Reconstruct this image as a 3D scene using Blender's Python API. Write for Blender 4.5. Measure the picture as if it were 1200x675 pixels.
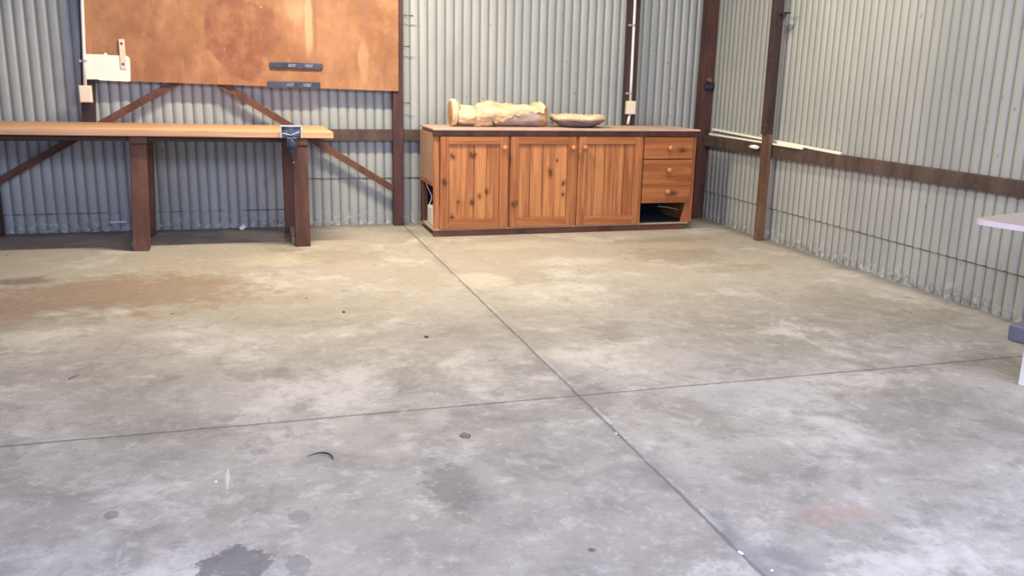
import bpy, bmesh, math, random
from mathutils import Vector, Matrix, noise as mnoise
random.seed(7)
S = bpy.context.scene
for o in list(bpy.data.objects): bpy.data.objects.remove(o)
C = S.collection
PI = math.pi

# ------------------------------------------------------------------ camera
cd = bpy.data.cameras.new('camera'); cam = bpy.data.objects.new('camera', cd); C.objects.link(cam)
R_ = Vector((0.9581, -0.2857, 0.0211)); F_ = Vector((0.28236, 0.92977, -0.23625))
F_.normalize(); R_ = (R_ - F_ * R_.dot(F_)).normalized(); U_ = R_.cross(F_)
cd.sensor_fit = 'HORIZONTAL'; cd.sensor_width = 36.0; cd.lens = 36.0 * 1015.86 / 1200.0
cd.clip_start = .05
cam.matrix_world = Matrix(((R_.x, U_.x, -F_.x, 0), (R_.y, U_.y, -F_.y, 0), (R_.z, U_.z, -F_.z, 1.2705), (0, 0, 0, 1)))
S.camera = cam

# ------------------------------------------------------------------ light
W = bpy.data.worlds.new('world'); S.world = W; W.use_nodes = True
bg = W.node_tree.nodes['Background']; bg.inputs[0].default_value = (.70, .78, 1, 1); bg.inputs[1].default_value = .1
def area(name, loc, rot, sx, sy, power, col, spread=PI):
    l = bpy.data.lights.new(name, 'AREA'); l.shape = 'RECTANGLE'; l.size = sx; l.size_y = sy
    l.energy = power; l.color = col; l.spread = spread
    o = bpy.data.objects.new(name, l); C.objects.link(o); o.location = loc; o.rotation_euler = rot
    return o
# warm batten lamp under the roof, daylight entering by the open front
area('batten_lamp', (.6, 5.9, 3.0), (0, 0, 0), 1.2, .16, 92, (1, .87, .65))
area('side_fill_lamp', (2.9, 5.2, 3.05), (0, 0, 0), .16, 1.2, 36, (1, .89, .68))  # second lamp, unseen, added to brighten the upper right wall
area('front_daylight', (1.5, -.6, 2.8), (math.radians(25), 0, 0), 5.2, 1.4, 215, (.74, .77, 1))
area('door_daylight', (-1.6, -.9, 1.3), (math.radians(90), 0, math.radians(-42)), 4.2, 2.2, 66, (.27, .42, 1))
S.view_settings.view_transform = 'Standard'; S.view_settings.look = 'None'
S.view_settings.exposure = 0.70; S.view_settings.gamma = 1; S.view_settings.use_curve_mapping = False

# ------------------------------------------------------------------ materials
def newmat(name, rough=.6, metal=0.0, spec=.4):
    m = bpy.data.materials.new(name); m.use_nodes = True
    b = m.node_tree.nodes['Principled BSDF']
    b.inputs['Roughness'].default_value = rough; b.inputs['Metallic'].default_value = metal
    b.inputs['Specular IOR Level'].default_value = spec
    return m, m.node_tree, b
class NT:
    def __init__(s, t): s.t = t; s._p = None
    def n(s, ty, **k):
        x = s.t.nodes.new(ty)
        for a, v in k.items(): setattr(x, a, v)
        return x
    def l(s, a, b): s.t.links.new(a, b)
    def math(s, op, a, b=None, clamp=False):
        x = s.n('ShaderNodeMath', operation=op, use_clamp=clamp)
        for i, v in enumerate((a, b)):
            if v is None: continue
            if isinstance(v, (int, float)): x.inputs[i].default_value = v
            else: s.l(v, x.inputs[i])
        return x.outputs[0]
    def noise(s, vec, scale, detail=4, rough=.55, dist=0):
        x = s.n('ShaderNodeTexNoise'); x.inputs['Scale'].default_value = scale; x.inputs['Detail'].default_value = detail
        x.inputs['Roughness'].default_value = rough; x.inputs['Distortion'].default_value = dist
        s.l(vec, x.inputs['Vector']); return x.outputs[0]
    def mapping(s, vec, scale=(1, 1, 1), loc=(0, 0, 0)):
        x = s.n('ShaderNodeMapping'); x.inputs['Scale'].default_value = scale; x.inputs['Location'].default_value = loc
        s.l(vec, x.inputs[0]); return x.outputs[0]
    def ramp(s, fac, stops):
        x = s.n('ShaderNodeValToRGB'); e = x.color_ramp.elements
        while len(e) < len(stops): e.new(.5)
        for el, (p, c) in zip(e, stops):
            el.position = p; el.color = (c, c, c, 1) if isinstance(c, (int, float)) else (*c, 1)
        s.l(fac, x.inputs[0]); return x.outputs[0]
    def smooth(s, v, a, b):
        x = s.n('ShaderNodeMapRange', interpolation_type='SMOOTHSTEP'); s.l(v, x.inputs[0])
        x.inputs[1].default_value = a; x.inputs[2].default_value = b; return x.outputs[0]
    def mix(s, fac, a, b, blend='MIX'):
        x = s.n('ShaderNodeMix', data_type='RGBA', blend_type=blend)
        for sock, v in ((x.inputs[0], fac), (x.inputs[6], a), (x.inputs[7], b)):
            if isinstance(v, (int, float)): sock.default_value = v
            elif isinstance(v, tuple): sock.default_value = (*v, 1)
            else: s.l(v, sock)
        return x.outputs[2]
    def bump(s, h, strength, dist, bsdf):
        x = s.n('ShaderNodeBump'); x.inputs['Strength'].default_value = strength; x.inputs['Distance'].default_value = dist
        s.l(h, x.inputs['Height']); s.l(x.outputs[0], bsdf.inputs['Normal'])
    def pos(s): return s.n('ShaderNodeNewGeometry').outputs['Position']
    def obj(s):
        tc = s.n('ShaderNodeTexCoord'); oi = s.n('ShaderNodeObjectInfo'); a = s.n('ShaderNodeVectorMath', operation='ADD')
        m = s.math('MULTIPLY', oi.outputs['Random'], 37.0)
        s.l(tc.outputs['Object'], a.inputs[0]); s.l(m, a.inputs[1]); return a.outputs[0]

def plain(name, col, rough=.6, metal=0.0, var=.25, scale=9, spec=.4, bump=.0):
    m, t, b = newmat(name, rough, metal, spec); N = NT(t)
    f = N.noise(N.obj(), scale, 5, .6)
    d = tuple(c * (1 - var) for c in col); h = tuple(min(1, c * (1 + var * .7)) for c in col)
    N.l(N.mix(N.ramp(f, [(.3, 0.0), (.7, 1.0)]), d, h), b.inputs['Base Color'])
    if bump: N.bump(f, .5, bump, b)
    return m

KNOTS = [(1.538, .650, .013), (1.556, .64, .009), (1.695, .656, .014), (1.730, .656, .012), (1.712, .64, .009), (1.829, .360, .012), (1.770, .326, .013), (1.706, .272, .014), (1.544, .157, .013), (1.593, .281, .009), (1.473, .441, .018),
 (2.053, .250, .015), (2.085, .265, .01), (2.371, .520, .018), (2.492, .420, .012), (2.491, .327, .010), (2.43, .61, .008), (3.561, .691, .017), (3.498, .325, .020), (2.133, .026, .018), (2.874, .022, .015), (2.93, .026, .012)]
def wood(name, lo, hi, axis='z', rough=.45, knots=0.0, knotcol=(.085, .03, .014), fine=26, spec=.45, tone=.35, ring=.35):
    m, t, b = newmat(name, rough, 0, spec); N = NT(t)
    v = N.obj(); sc = {'x': (.06, 1, 1), 'y': (1, .06, 1), 'z': (1, 1, .06)}[axis]
    mv = N.mapping(v, sc)
    g1 = N.noise(mv, fine, 5, .6, .6); g2 = N.noise(mv, fine * .28, 3, .5, 1.2)
    f = N.math('ADD', N.math('MULTIPLY', g1, 1 - ring), N.math('MULTIPLY', g2, ring))
    at = N.n('ShaderNodeAttribute', attribute_name='tone')
    f = N.math('ADD', f, N.math('MULTIPLY', at.outputs['Fac'], tone))
    col = N.mix(N.smooth(f, .34, .68), lo, hi)
    if knots:                                    # knots where the boards have them (x, z, radius)
        P = N.pos(); nz = N.n('ShaderNodeTexNoise'); nz.inputs['Scale'].default_value = 24; N.l(P, nz.inputs['Vector'])
        el = (.62, 1) if axis == 'x' else (1, .62)
        for (x, z, r) in KNOTS:
            mp = N.n('ShaderNodeMapping'); mp.inputs['Location'].default_value = (-x / r * el[0], 0, -z / r * el[1]); mp.inputs['Scale'].default_value = (el[0] / r, 0, el[1] / r); N.l(P, mp.inputs[0])
            ad = N.n('ShaderNodeVectorMath', operation='MULTIPLY_ADD'); N.l(nz.outputs['Color'], ad.inputs[0]); ad.inputs[1].default_value = (2.2, 0, 2.2); N.l(mp.outputs[0], ad.inputs[2])
            su = N.n('ShaderNodeVectorMath', operation='SUBTRACT'); N.l(ad.outputs[0], su.inputs[0]); su.inputs[1].default_value = (1.1, 0, 1.1)
            ln = N.n('ShaderNodeVectorMath', operation='LENGTH'); N.l(su.outputs[0], ln.inputs[0]); d = ln.outputs['Value']
            col = N.mix(N.math('MULTIPLY', N.smooth(d, 2.6, .8), .5), col, tuple(c * .5 for c in lo)); col = N.mix(N.math('MULTIPLY', N.smooth(d, 1.25, .45), .9), col, knotcol)
    N.l(col, b.inputs['Base Color']); N.bump(g1, .15, .002, b)
    return m

def iron_mat(axis, origin, pitch):
    # galvanised roofing iron: dull zinc, darker along the troughs, grime along the foot
    m, t, b = newmat('galvanised_iron_' + axis, .5, .12, .4); N = NT(t); P = N.pos()
    sp = N.n('ShaderNodeSeparateXYZ'); N.l(P, sp.inputs[0])
    u = sp.outputs[0] if axis == 'x' else sp.outputs[1]; z = sp.outputs[2]
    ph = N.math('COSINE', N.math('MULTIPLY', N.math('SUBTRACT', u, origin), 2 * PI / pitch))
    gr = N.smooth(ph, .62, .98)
    big = N.noise(N.mapping(P, (1, 1, .45)), 1.7, 4, .6); fin = N.noise(N.mapping(P, (1, 1, .2)), 19, 4, .6)
    sht = N.n('ShaderNodeTexWhiteNoise', noise_dimensions='1D'); N.l(N.math('FLOOR', N.math('MULTIPLY', u, 1.31)), sht.inputs['W'])
    col = N.mix(N.smooth(big, .3, .7), (.33, .352, .335), (.43, .452, .415))
    col = N.mix(N.math('MULTIPLY', sht.outputs[0], .25), col, (.40, .40, .42))
    col = N.mix(N.math('MULTIPLY', N.smooth(fin, .5, .75), .35), col, (.36, .36, .36))
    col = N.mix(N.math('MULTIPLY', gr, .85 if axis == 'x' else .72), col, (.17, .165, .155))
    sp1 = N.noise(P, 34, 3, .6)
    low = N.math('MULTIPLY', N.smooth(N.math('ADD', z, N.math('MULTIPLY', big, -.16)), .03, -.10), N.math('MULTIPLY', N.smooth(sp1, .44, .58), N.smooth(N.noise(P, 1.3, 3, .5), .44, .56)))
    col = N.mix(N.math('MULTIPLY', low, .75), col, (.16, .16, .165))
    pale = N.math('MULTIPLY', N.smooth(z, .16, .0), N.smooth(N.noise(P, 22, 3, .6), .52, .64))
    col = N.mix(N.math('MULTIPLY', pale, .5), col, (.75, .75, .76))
    spk = N.smooth(N.noise(N.mapping(P, (1, 1, .6)), 30, 2, .5), .70, .76)
    col = N.mix(N.math('MULTIPLY', spk, .5), col, (.13, .11, .10))
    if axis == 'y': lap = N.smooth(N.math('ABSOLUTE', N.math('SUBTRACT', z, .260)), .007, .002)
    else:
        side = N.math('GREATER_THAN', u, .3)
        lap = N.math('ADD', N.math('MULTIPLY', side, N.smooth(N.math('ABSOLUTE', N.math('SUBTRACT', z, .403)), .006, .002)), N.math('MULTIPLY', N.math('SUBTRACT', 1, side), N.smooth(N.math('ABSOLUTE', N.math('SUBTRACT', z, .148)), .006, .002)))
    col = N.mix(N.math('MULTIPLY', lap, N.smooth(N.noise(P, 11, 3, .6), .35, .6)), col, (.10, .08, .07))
    N.l(col, b.inputs['Base Color'])
    N.l(N.ramp(fin, [(.3, .38), (.7, .58)]), b.inputs['Roughness'])
    return m

STAINS = [  # x, y, rx, ry, strength, colour
 (-.09, 2.17, .095, .095, .82, (.115, .115, .12)), (.07, 2.13, .033, .05, .6, (.15, .15, .155)), (.57, 2.47, .11, .22, .68, (.13, .13, .125)),
 (.62, 2.33, .12, .14, .3, (.17, .17, .16)), (.09, 2.39, .03, .045, .5, (.16, .16, .16)), (-1.38, 5.78, .22, .13, .6, (.11, .085, .07)), (.07, 3.68, .10, .13, .35, (.20, .18, .15)),
 (1.63, 2.01, .19, .08, .3, (.36, .22, .16)), (1.30, 3.12, .16, .17, .42, (.16, .16, .17)), (-.75, 5.35, .95, .62, .66, (.23, .145, .09)), (-1.5, 4.9, .5, .5, .5, (.24, .17, .12)), (.55, 6.2, .5, .3, .35, (.27, .2, .13)),
 (.22, 6.50, .15, .16, .5, (.22, .15, .09)), (3.03, 5.75, .45, .35, .5, (.24, .17, .11)), (3.25, 5.24, .40, .14, .4, (.26, .19, .13)),
 (1.50, 3.95, .45, .20, .35, (.22, .20, .17)), (1.21, 2.38, .17, .15, .25, (.2, .2, .21)), (1.65, 2.37, .2, .15, .35, (.21, .19, .17)), (-.44, 2.54, .02, .025, .6, (.14, .14, .14)),
 (.50, 5.15, .02, .03, .4, (.15, .14, .12)), (-.37, 3.74, .05, .05, .35, (.18, .16, .14)), (.14, 5.0, .3, .14, .3, (.24, .18, .12)), (3.2, 6.35, .5, .16, .45, (.22, .17, .12)),
 (1.05, 2.75, .22, .25, .28, (.2, .2, .2)), (.35, 4.45, .25, .1, .3, (.22, .19, .15)), (2.6, 2.4, .35, .2, .25, (.24, .21, .19)), (-.55, 3.5, .2, .1, .3, (.23, .21, .18)),
 (1.37, 5.26, .25, .25, .4, (.62, .58, .50)), (-1.08, 4.5, .16, .14, .45, (.60, .57, .50)), (1.7, 4.9, .45, .2, .3, (.60, .56, .48)), (1.9, 6.35, .6, .2, .3, (.6, .53, .41)),
 (1.36, 1.80, .06, .16, .5, (.17, .17, .19)), (-.118, 2.70, .006, .075, .55, (.66, .66, .66)), (1.95, 3.0, .4, .28, .3, (.55, .55, .56)), (.15, 6.1, .35, .25, .3, (.6, .52, .40)), (2.1, 5.7, .4, .15, .3, (.62, .56, .46)), (-.3, 4.4, .3, .12, .28, (.58, .55, .5)),
]
def floor_mat():
    m, t, b = newmat('old_concrete', .62, 0, .4); N = NT(t); P = N.pos()
    n1 = N.noise(P, .9, 6, .62, .3); n2 = N.noise(P, 4.2, 6, .65, .4); n3 = N.noise(P, 26, 6, .75); n4 = N.noise(N.mapping(P, (1, 1, 1), (7, 3, 0)), 1.6, 7, .72, .2)
    col = N.mix(N.smooth(n1, .3, .7), (.265, .25, .225), (.41, .39, .36))
    col = N.mix(N.math('MULTIPLY', N.smooth(n4, .50, .64), .65), col, (.60, .575, .535))
    col = N.mix(N.math('MULTIPLY', N.smooth(n4, .47, .34), .6), col, (.21, .20, .175))
    col = N.mix(N.math('MULTIPLY', N.smooth(n2, .50, .66), .62), col, (.22, .205, .185))
    n5 = N.noise(N.mapping(P, (1, 1, 1), (2, 9, 0)), 11, 6, .72, .5)
    col = N.mix(N.math('MULTIPLY', N.smooth(n5, .53, .68), .40), col, (.21, .195, .175)); col = N.mix(N.math('MULTIPLY', N.smooth(n5, .46, .34), .32), col, (.60, .58, .55))
    sp = N.n('ShaderNodeSeparateXYZ'); N.l(P, sp.inputs[0]); X, Y = sp.outputs[0], sp.outputs[1]
    # dusty tan over the rear bay, partly the lamp's warmth painted in
    warm_dust = N.math('MULTIPLY', N.smooth(N.math('ADD', Y, N.math('MULTIPLY', n4, 2.2)), 4.2, 6.6), N.ramp(n4, [(.36, .80), (.62, .25)]))
    col = N.mix(warm_dust, col, (.42, .36, .28))
    nz = N.n('ShaderNodeTexNoise'); nz.inputs['Scale'].default_value = 7; nz.inputs['Detail'].default_value = 6; nz.inputs['Roughness'].default_value = .65; N.l(P, nz.inputs['Vector'])
    nf = N.n('ShaderNodeTexNoise'); nf.inputs['Scale'].default_value = 26; nf.inputs['Detail'].default_value = 7; nf.inputs['Roughness'].default_value = .7; N.l(P, nf.inputs['Vector'])
    for (x, y, rx, ry, st, c) in STAINS:
        mp = N.n('ShaderNodeMapping'); mp.inputs['Location'].default_value = (-x / rx, -y / ry, 0); mp.inputs['Scale'].default_value = (1 / rx, 1 / ry, 0)
        N.l(P, mp.inputs[0])
        ad = N.n('ShaderNodeVectorMath', operation='MULTIPLY_ADD'); N.l((nf if rx < .13 else nz).outputs['Color'], ad.inputs[0]); ad.inputs[1].default_value = (1.9, 1.9, 0); N.l(mp.outputs[0], ad.inputs[2])
        su = N.n('ShaderNodeVectorMath', operation='SUBTRACT'); N.l(ad.outputs[0], su.inputs[0]); su.inputs[1].default_value = (.95, .95, 0)
        ln = N.n('ShaderNodeVectorMath', operation='LENGTH'); N.l(su.outputs[0], ln.inputs[0])
        soft = .88 if rx < .05 or st > .7 else .45
        f = N.math('MULTIPLY', N.smooth(ln.outputs['Value'], 1.1, soft), st)
        col = N.mix(f, col, c)
    # fine grime specks and pale chips
    col = N.mix(N.math('MULTIPLY', N.smooth(n3, .54, .70), .45), col, (.17, .16, .145)); col = N.mix(N.math('MULTIPLY', N.smooth(n3, .46, .32), .30), col, (.58, .56, .53))
    vo = N.n('ShaderNodeTexVoronoi'); vo.inputs['Scale'].default_value = 3.1; N.l(P, vo.inputs['Vector'])
    sw = N.n('ShaderNodeSeparateColor'); N.l(vo.outputs['Color'], sw.inputs[0])
    col = N.mix(N.math('MULTIPLY', N.smooth(vo.outputs['Distance'], .055, .02), N.smooth(sw.outputs[0], .45, .6)), col, (.10, .095, .09))
    # dirt packed in the two saw cuts
    wob = N.math('MULTIPLY', N.math('SUBTRACT', N.noise(P, 5, 6, .75), .5), .026)
    dA = N.math('ABSOLUTE', N.math('SUBTRACT', N.math('ADD', X, wob), 1.252)); dB = N.math('ABSOLUTE', N.math('SUBTRACT', N.math('ADD', Y, wob), 3.145))
    sA = N.math('SUBTRACT', X, 1.252)                    # chipped pale lip and dirty run-off along the right of the long cut
    lip = N.math('MULTIPLY', N.math('MULTIPLY', N.smooth(sA, .002, .008), N.smooth(sA, .035, .012)), N.smooth(N.noise(P, 6, 5, .7), .50, .58))
    col = N.mix(N.math('MULTIPLY', lip, .55), col, (.60, .59, .58))
    run = N.math('MULTIPLY', N.math('MULTIPLY', N.smooth(sA, -.01, .01), N.smooth(N.math('ADD', sA, N.math('MULTIPLY', n5, .12)), .16, .09)), N.smooth(Y, 2.25, 1.85))
    col = N.mix(N.math('MULTIPLY', run, .6), col, (.17, .17, .185))
    lnA = N.smooth(N.math('SUBTRACT', dA, N.math('MULTIPLY', n5, .012)), .003, -.003); lnB = N.smooth(N.math('SUBTRACT', dB, N.math('MULTIPLY', n5, .008)), .005, -.001)
    col = N.mix(N.math('MULTIPLY', N.math('MULTIPLY', N.smooth(dA, .075, .012), N.smooth(N.noise(P, 3, 4, .6), .40, .62)), .35), col, (.16, .15, .15))
    col = N.mix(N.math('MULTIPLY', lnA, N.ramp(n2, [(.35, .85), (.65, .5)])), col, (.11, .105, .11)); col = N.mix(N.math('MULTIPLY', lnB, .70), col, (.10, .10, .105))
    # black fringe of dirt along the foot of the walls
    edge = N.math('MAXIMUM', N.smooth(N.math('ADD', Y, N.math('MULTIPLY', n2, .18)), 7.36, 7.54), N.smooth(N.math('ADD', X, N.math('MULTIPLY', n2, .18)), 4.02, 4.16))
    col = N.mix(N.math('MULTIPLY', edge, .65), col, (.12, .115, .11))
    N.l(col, b.inputs['Base Color'])
    N.l(N.ramp(n2, [(.3, .5), (.7, .75)]), b.inputs['Roughness'])
    hgt = N.math('SUBTRACT', N.math('ADD', N.math('MULTIPLY', n3, .25), n2), N.math('MULTIPLY', N.math('MAXIMUM', lnA, lnB), 1.2))
    N.bump(hgt, .45, .006, b)
    return m

def board_mat():
    m, t, b = newmat('stained_hardboard', .55, 0, .35); N = NT(t)
    P = N.pos(); n1 = N.noise(P, 2.3, 6, .6, .8); n2 = N.noise(N.mapping(P, (1.6, 1, .35)), 4, 5, .6, .5); n3 = N.noise(P, 60, 3, .6)
    col = N.mix(N.smooth(n1, .3, .72), (.29, .125, .052), (.44, .215, .10))
    col = N.mix(N.math('MULTIPLY', N.smooth(n2, .52, .70), .6), col, (.21, .095, .052)); n4 = N.noise(N.mapping(P, (1, 1, .6)), 13, 6, .68)
    col = N.mix(N.math('MULTIPLY', N.smooth(n4, .5, .66), .35), col, (.22, .10, .055)); col = N.mix(N.math('MULTIPLY', N.smooth(n4, .46, .34), .25), col, (.56, .31, .16))
    nz = N.n('ShaderNodeTexNoise'); nz.inputs['Scale'].default_value = 6; nz.inputs['Detail'].default_value = 6; N.l(P, nz.inputs['Vector'])
    def blob(x, z, rx, rz, a, bb):
        mp = N.n('ShaderNodeMapping'); mp.inputs['Location'].default_value = (-x / rx, 0, -z / rz); mp.inputs['Scale'].default_value = (1 / rx, 0, 1 / rz); N.l(P, mp.inputs[0])
        ad = N.n('ShaderNodeVectorMath', operation='MULTIPLY_ADD'); N.l(nz.outputs['Color'], ad.inputs[0]); ad.inputs[1].default_value = (1.1, 0, 1.1); N.l(mp.outputs[0], ad.inputs[2])
        su = N.n('ShaderNodeVectorMath', operation='SUBTRACT'); N.l(ad.outputs[0], su.inputs[0]); su.inputs[1].default_value = (.55, 0, .55)
        ln = N.n('ShaderNodeVectorMath', operation='LENGTH'); N.l(su.outputs[0], ln.inputs[0]); return N.smooth(ln.outputs['Value'], a, bb), ln.outputs['Value']
    f, d = blob(-.03, 1.52, .27, .30, 1.02, .9)                                 # dried water mark
    f2 = N.smooth(N.noise(P, 8, 6, .68), .36, .62)
    col = N.mix(N.math('MULTIPLY', N.math('MULTIPLY', f, N.math('ADD', N.math('MULTIPLY', f2, .65), .35)), .82), col, (.21, .068, .034))
    rim = N.math('MULTIPLY', N.smooth(d, .78, .98), N.smooth(d, 1.08, 1.0)); col = N.mix(N.math('MULTIPLY', N.math('MULTIPLY', rim, f2), .55), col, (.19, .075, .045))
    f, d = blob(.50, 1.62, .035, .25, 1.2, .5); col = N.mix(N.math('MULTIPLY', f, .75), col, (.66, .42, .23))
    f, d = blob(.40, 1.78, .10, .14, 1.2, .6); col = N.mix(N.math('MULTIPLY', f, .40), col, (.52, .36, .21))
    f, d = blob(.545, 1.62, .02, .28, 1.2, .5); col = N.mix(N.math('MULTIPLY', f, .6), col, (.20, .09, .055))
    f, d = blob(.94, 1.72, .05, .22, 1.2, .6); col = N.mix(N.math('MULTIPLY', f, .45), col, (.27, .12, .07))
    f, d = blob(.93, 1.38, .045, .18, 1.2, .6); col = N.mix(N.math('MULTIPLY', f, .4), col, (.60, .36, .19))
    f, d = blob(.65, 1.55, .22, .42, 1.2, .6); col = N.mix(N.math('MULTIPLY', f, .32), col, (.33, .16, .085))
    f, d = blob(.35, 1.95, .6, .16, 1.2, .5); col = N.mix(N.math('MULTIPLY', f, .5), col, (.27, .135, .085))
    spk = N.smooth(N.noise(P, 26, 2, .5), .775, .79); col = N.mix(N.math('MULTIPLY', spk, .7), col, (.80, .62, .45))
    N.l(col, b.inputs['Base Color']); N.bump(n3, .1, .001, b)
    return m

def rust_mat(name, a, bb, rough=.6, axis=None):
    m, t, b = newmat(name, rough, 0, .35); N = NT(t); v = N.obj()
    n1 = N.noise(N.mapping(v, (1, 1, .25)), 9, 6, .65); n2 = N.noise(v, 46, 3, .6)
    col = N.mix(N.smooth(n1, .32, .68), a, bb)
    col = N.mix(N.math('MULTIPLY', N.smooth(n2, .62, .72), .35), col, tuple(min(1, c * 2.4 + .03) for c in bb))
    N.l(col, b.inputs['Base Color']); N.bump(n1, .25, .003, b)
    return m

M = {}
M['floor'] = floor_mat()
M['post'] = rust_mat('oxide_red_post', (.050, .026, .024), (.105, .042, .033))
M['darkpost'] = rust_mat('dark_brown_post', (.035, .022, .022), (.070, .038, .034))
M['brownpost'] = rust_mat('weathered_brown_post', (.11, .056, .033), (.20, .11, .062))
M['girt'] = rust_mat('brown_rail_timber', (.060, .040, .034), (.115, .075, .062))
M['leg'] = rust_mat('red_brown_bench_timber', (.085, .036, .024), (.16, .070, .044))
M['sled'] = plain('pale_weathered_timber', (.36, .27, .19), .7)
M['benchtop'] = wood('orange_bench_plank', (.44, .215, .105), (.76, .45, .245), 'x', .5, 0, fine=20)
M['benchunder'] = plain('dark_bench_rail', (.05, .03, .022), .7)
M['pine'] = wood('honey_pine_vertical', (.28, .092, .031), (.58, .245, .088), 'z', .36, .045, fine=30)
M['pine_h'] = wood('honey_pine_level', (.26, .078, .024), (.48, .18, .058), 'x', .36, .05, fine=20)
M['stile'] = wood('pine_frame', (.29, .095, .032), (.55, .225, .080), 'z', .36, .02, fine=26)
M['rail'] = wood('pine_frame_level', (.28, .09, .03), (.52, .21, .072), 'x', .36, .0, fine=22)
M['knob'] = wood('turned_pine', (.40, .15, .06), (.58, .27, .12), 'z', .3, 0)
M['ctop'] = plain('dusty_brown_worktop', (.56, .38, .29), .6, var=.2, scale=4)
M['cedge'] = rust_mat('dark_stained_edge', (.040, .016, .012), (.078, .031, .022), .45)
M['cside'] = plain('pinkish_brown_particle_panel', (.44, .27, .175), .6, var=.12, scale=3)
M['plinth'] = wood('dark_stained_plinth', (.10, .034, .018), (.19, .07, .036), 'x', .45, .05)
M['cdark'] = plain('shaded_cabinet_inside', (.035, .04, .05), .7)  # near-black to paint in the shade inside the cabinet
M['shelf'] = plain('dusty_shelf_board', (.42, .34, .25), .7)
M['board'] = board_mat()
M['cream'] = plain('cream_plastic', (.93, .88, .74), .45, var=.03)
M['creamw'] = plain('cream_painted_wood', (.80, .66, .46), .55, var=.12)
M['box'] = plain('beige_plastic', (.80, .70, .54), .45, var=.05)
M['white'] = plain('white_plastic', (.80, .78, .74), .45, var=.08)
M['paper'] = plain('white_paper', (.9, .9, .9), .7, var=.05)
M['steel'] = plain('dull_steel', (.45, .45, .47), .4, .7, var=.3)
M['gun'] = plain('blue_black_iron', (.045, .055, .085), .42, .3, var=.6, scale=22)
M['visepaint'] = plain('worn_blue_grey_jaw', (.10, .115, .17), .4, .25, var=.9, scale=30)
M['railgrey'] = plain('charcoal_tool_rail', (.060, .064, .085), .38, .35, var=.6, scale=9)
M['railhi'] = plain('grey_rail_highlight', (.17, .17, .20), .4, .3, var=.5, scale=25)
M['rim'] = plain('bare_worn_metal', (.62, .62, .66), .5, .1, var=.25, scale=40)
M['screw'] = plain('rusty_screw_head', (.20, .13, .09), .5, .4)
M['tabletop'] = plain('grey_beige_laminate', (.46, .40, .365), .4, var=.06, scale=3)
M['tableedge'] = plain('pale_pink_edge_band', (.78, .68, .66), .45, var=.05)
M['tableleg'] = plain('white_painted_leg', (.85, .82, .78), .45, var=.05)
M['grey'] = plain('slate_grey_plastic', (.125, .13, .155), .55, var=.1)
M['roof'] = plain('bare_roof_sheet', (.22, .22, .22), .6, var=.1, scale=2)
M['black'] = plain('black_rubber', (.03, .03, .03), .6)
M['chip'] = plain('grey_brown_chip', (.20, .17, .15), .8)

def log_mat(name, a, bb, c):
    m, t, b = newmat(name, .65, 0, .3); N = NT(t); v = N.obj()
    n1 = N.noise(N.mapping(v, (.5, 1, 1)), 9, 6, .65, .5); n2 = N.noise(N.mapping(v, (.25, 1, 1)), 38, 4, .6)
    col = N.mix(N.smooth(n1, .35, .65), a, bb); col = N.mix(N.math('MULTIPLY', N.smooth(n2, .56, .72), .45), col, c)
    N.l(col, b.inputs['Base Color']); N.bump(n1, .4, .008, b); return m
M['logpale'] = log_mat('pale_peeled_wood', (.60, .42, .24), (.82, .66, .43), (.42, .26, .15))  # cream of peeled wood, also painting the log's lit upper side
M['logcore'] = log_mat('shaded_lilac_wood', (.34, .27, .24), (.48, .40, .36), (.20, .13, .11))  # greyer tone paints the shade on the log's underside
M['logend'] = log_mat('tan_end_grain', (.32, .17, .09), (.52, .31, .17), (.22, .12, .08))
M['bowlout'] = log_mat('shaded_pinkish_wood', (.20, .15, .15), (.34, .27, .27), (.58, .52, .50))  # shade of the bowl's lower part painted into the colour
M['bowlin'] = log_mat('lit_carved_rim', (.58, .42, .25), (.80, .64, .42), (.34, .23, .13))  # lamplight on the bowl's upper band painted as paler wood

# ------------------------------------------------------------------ helpers
WL = {}
def tag(o, label=None, cat=None, group=None, kind=None):
    if label: o['label'] = label
    if cat: o['category'] = cat
    if group: o['group'] = group
    if kind: o['kind'] = kind
    return o
def thing(name, label, cat, loc, group=None):
    o = bpy.data.objects.new(name, None); C.objects.link(o); o.empty_display_size = .05
    o.location = loc; WL[o] = Vector(loc); return tag(o, label, cat, group)
def obj(name, bm, mat, parent=None, smooth=False, origin=None):
    """bm holds world coordinates; the object's origin goes to the centre of its foot."""
    bm.normal_update()
    lo = Vector([min(v.co[i] for v in bm.verts) for i in range(3)]); hi = Vector([max(v.co[i] for v in bm.verts) for i in range(3)])
    w = Vector(origin) if origin else Vector(((lo.x + hi.x) / 2, (lo.y + hi.y) / 2, lo.z))
    bmesh.ops.translate(bm, verts=bm.verts, vec=-w)
    me = bpy.data.meshes.new(name); bm.to_mesh(me); bm.free()
    if isinstance(mat, (list, tuple)):
        for mm in mat: me.materials.append(mm)
    else: me.materials.append(mat)
    if smooth:
        for p in me.polygons: p.use_smooth = True
    o = bpy.data.objects.new(name, me); C.objects.link(o); WL[o] = w
    o.parent = parent; o.location = w - (WL[parent] if parent else Vector((0, 0, 0)))
    return o
def struct(name, bm, mat, **k): return tag(obj(name, bm, mat, **k), kind='structure')
def B(): return bmesh.new()
def merge(bm, tmp, tone=None):
    me = bpy.data.meshes.new('t'); tmp.to_mesh(me); tmp.free()
    n0 = len(bm.faces); bm.from_mesh(me); bpy.data.meshes.remove(me)
    lay = bm.faces.layers.float.get('tone') or bm.faces.layers.float.new('tone')
    bm.faces.ensure_lookup_table()
    for f in bm.faces[n0:]: f[lay] = tone or 0.0
    return bm
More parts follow.
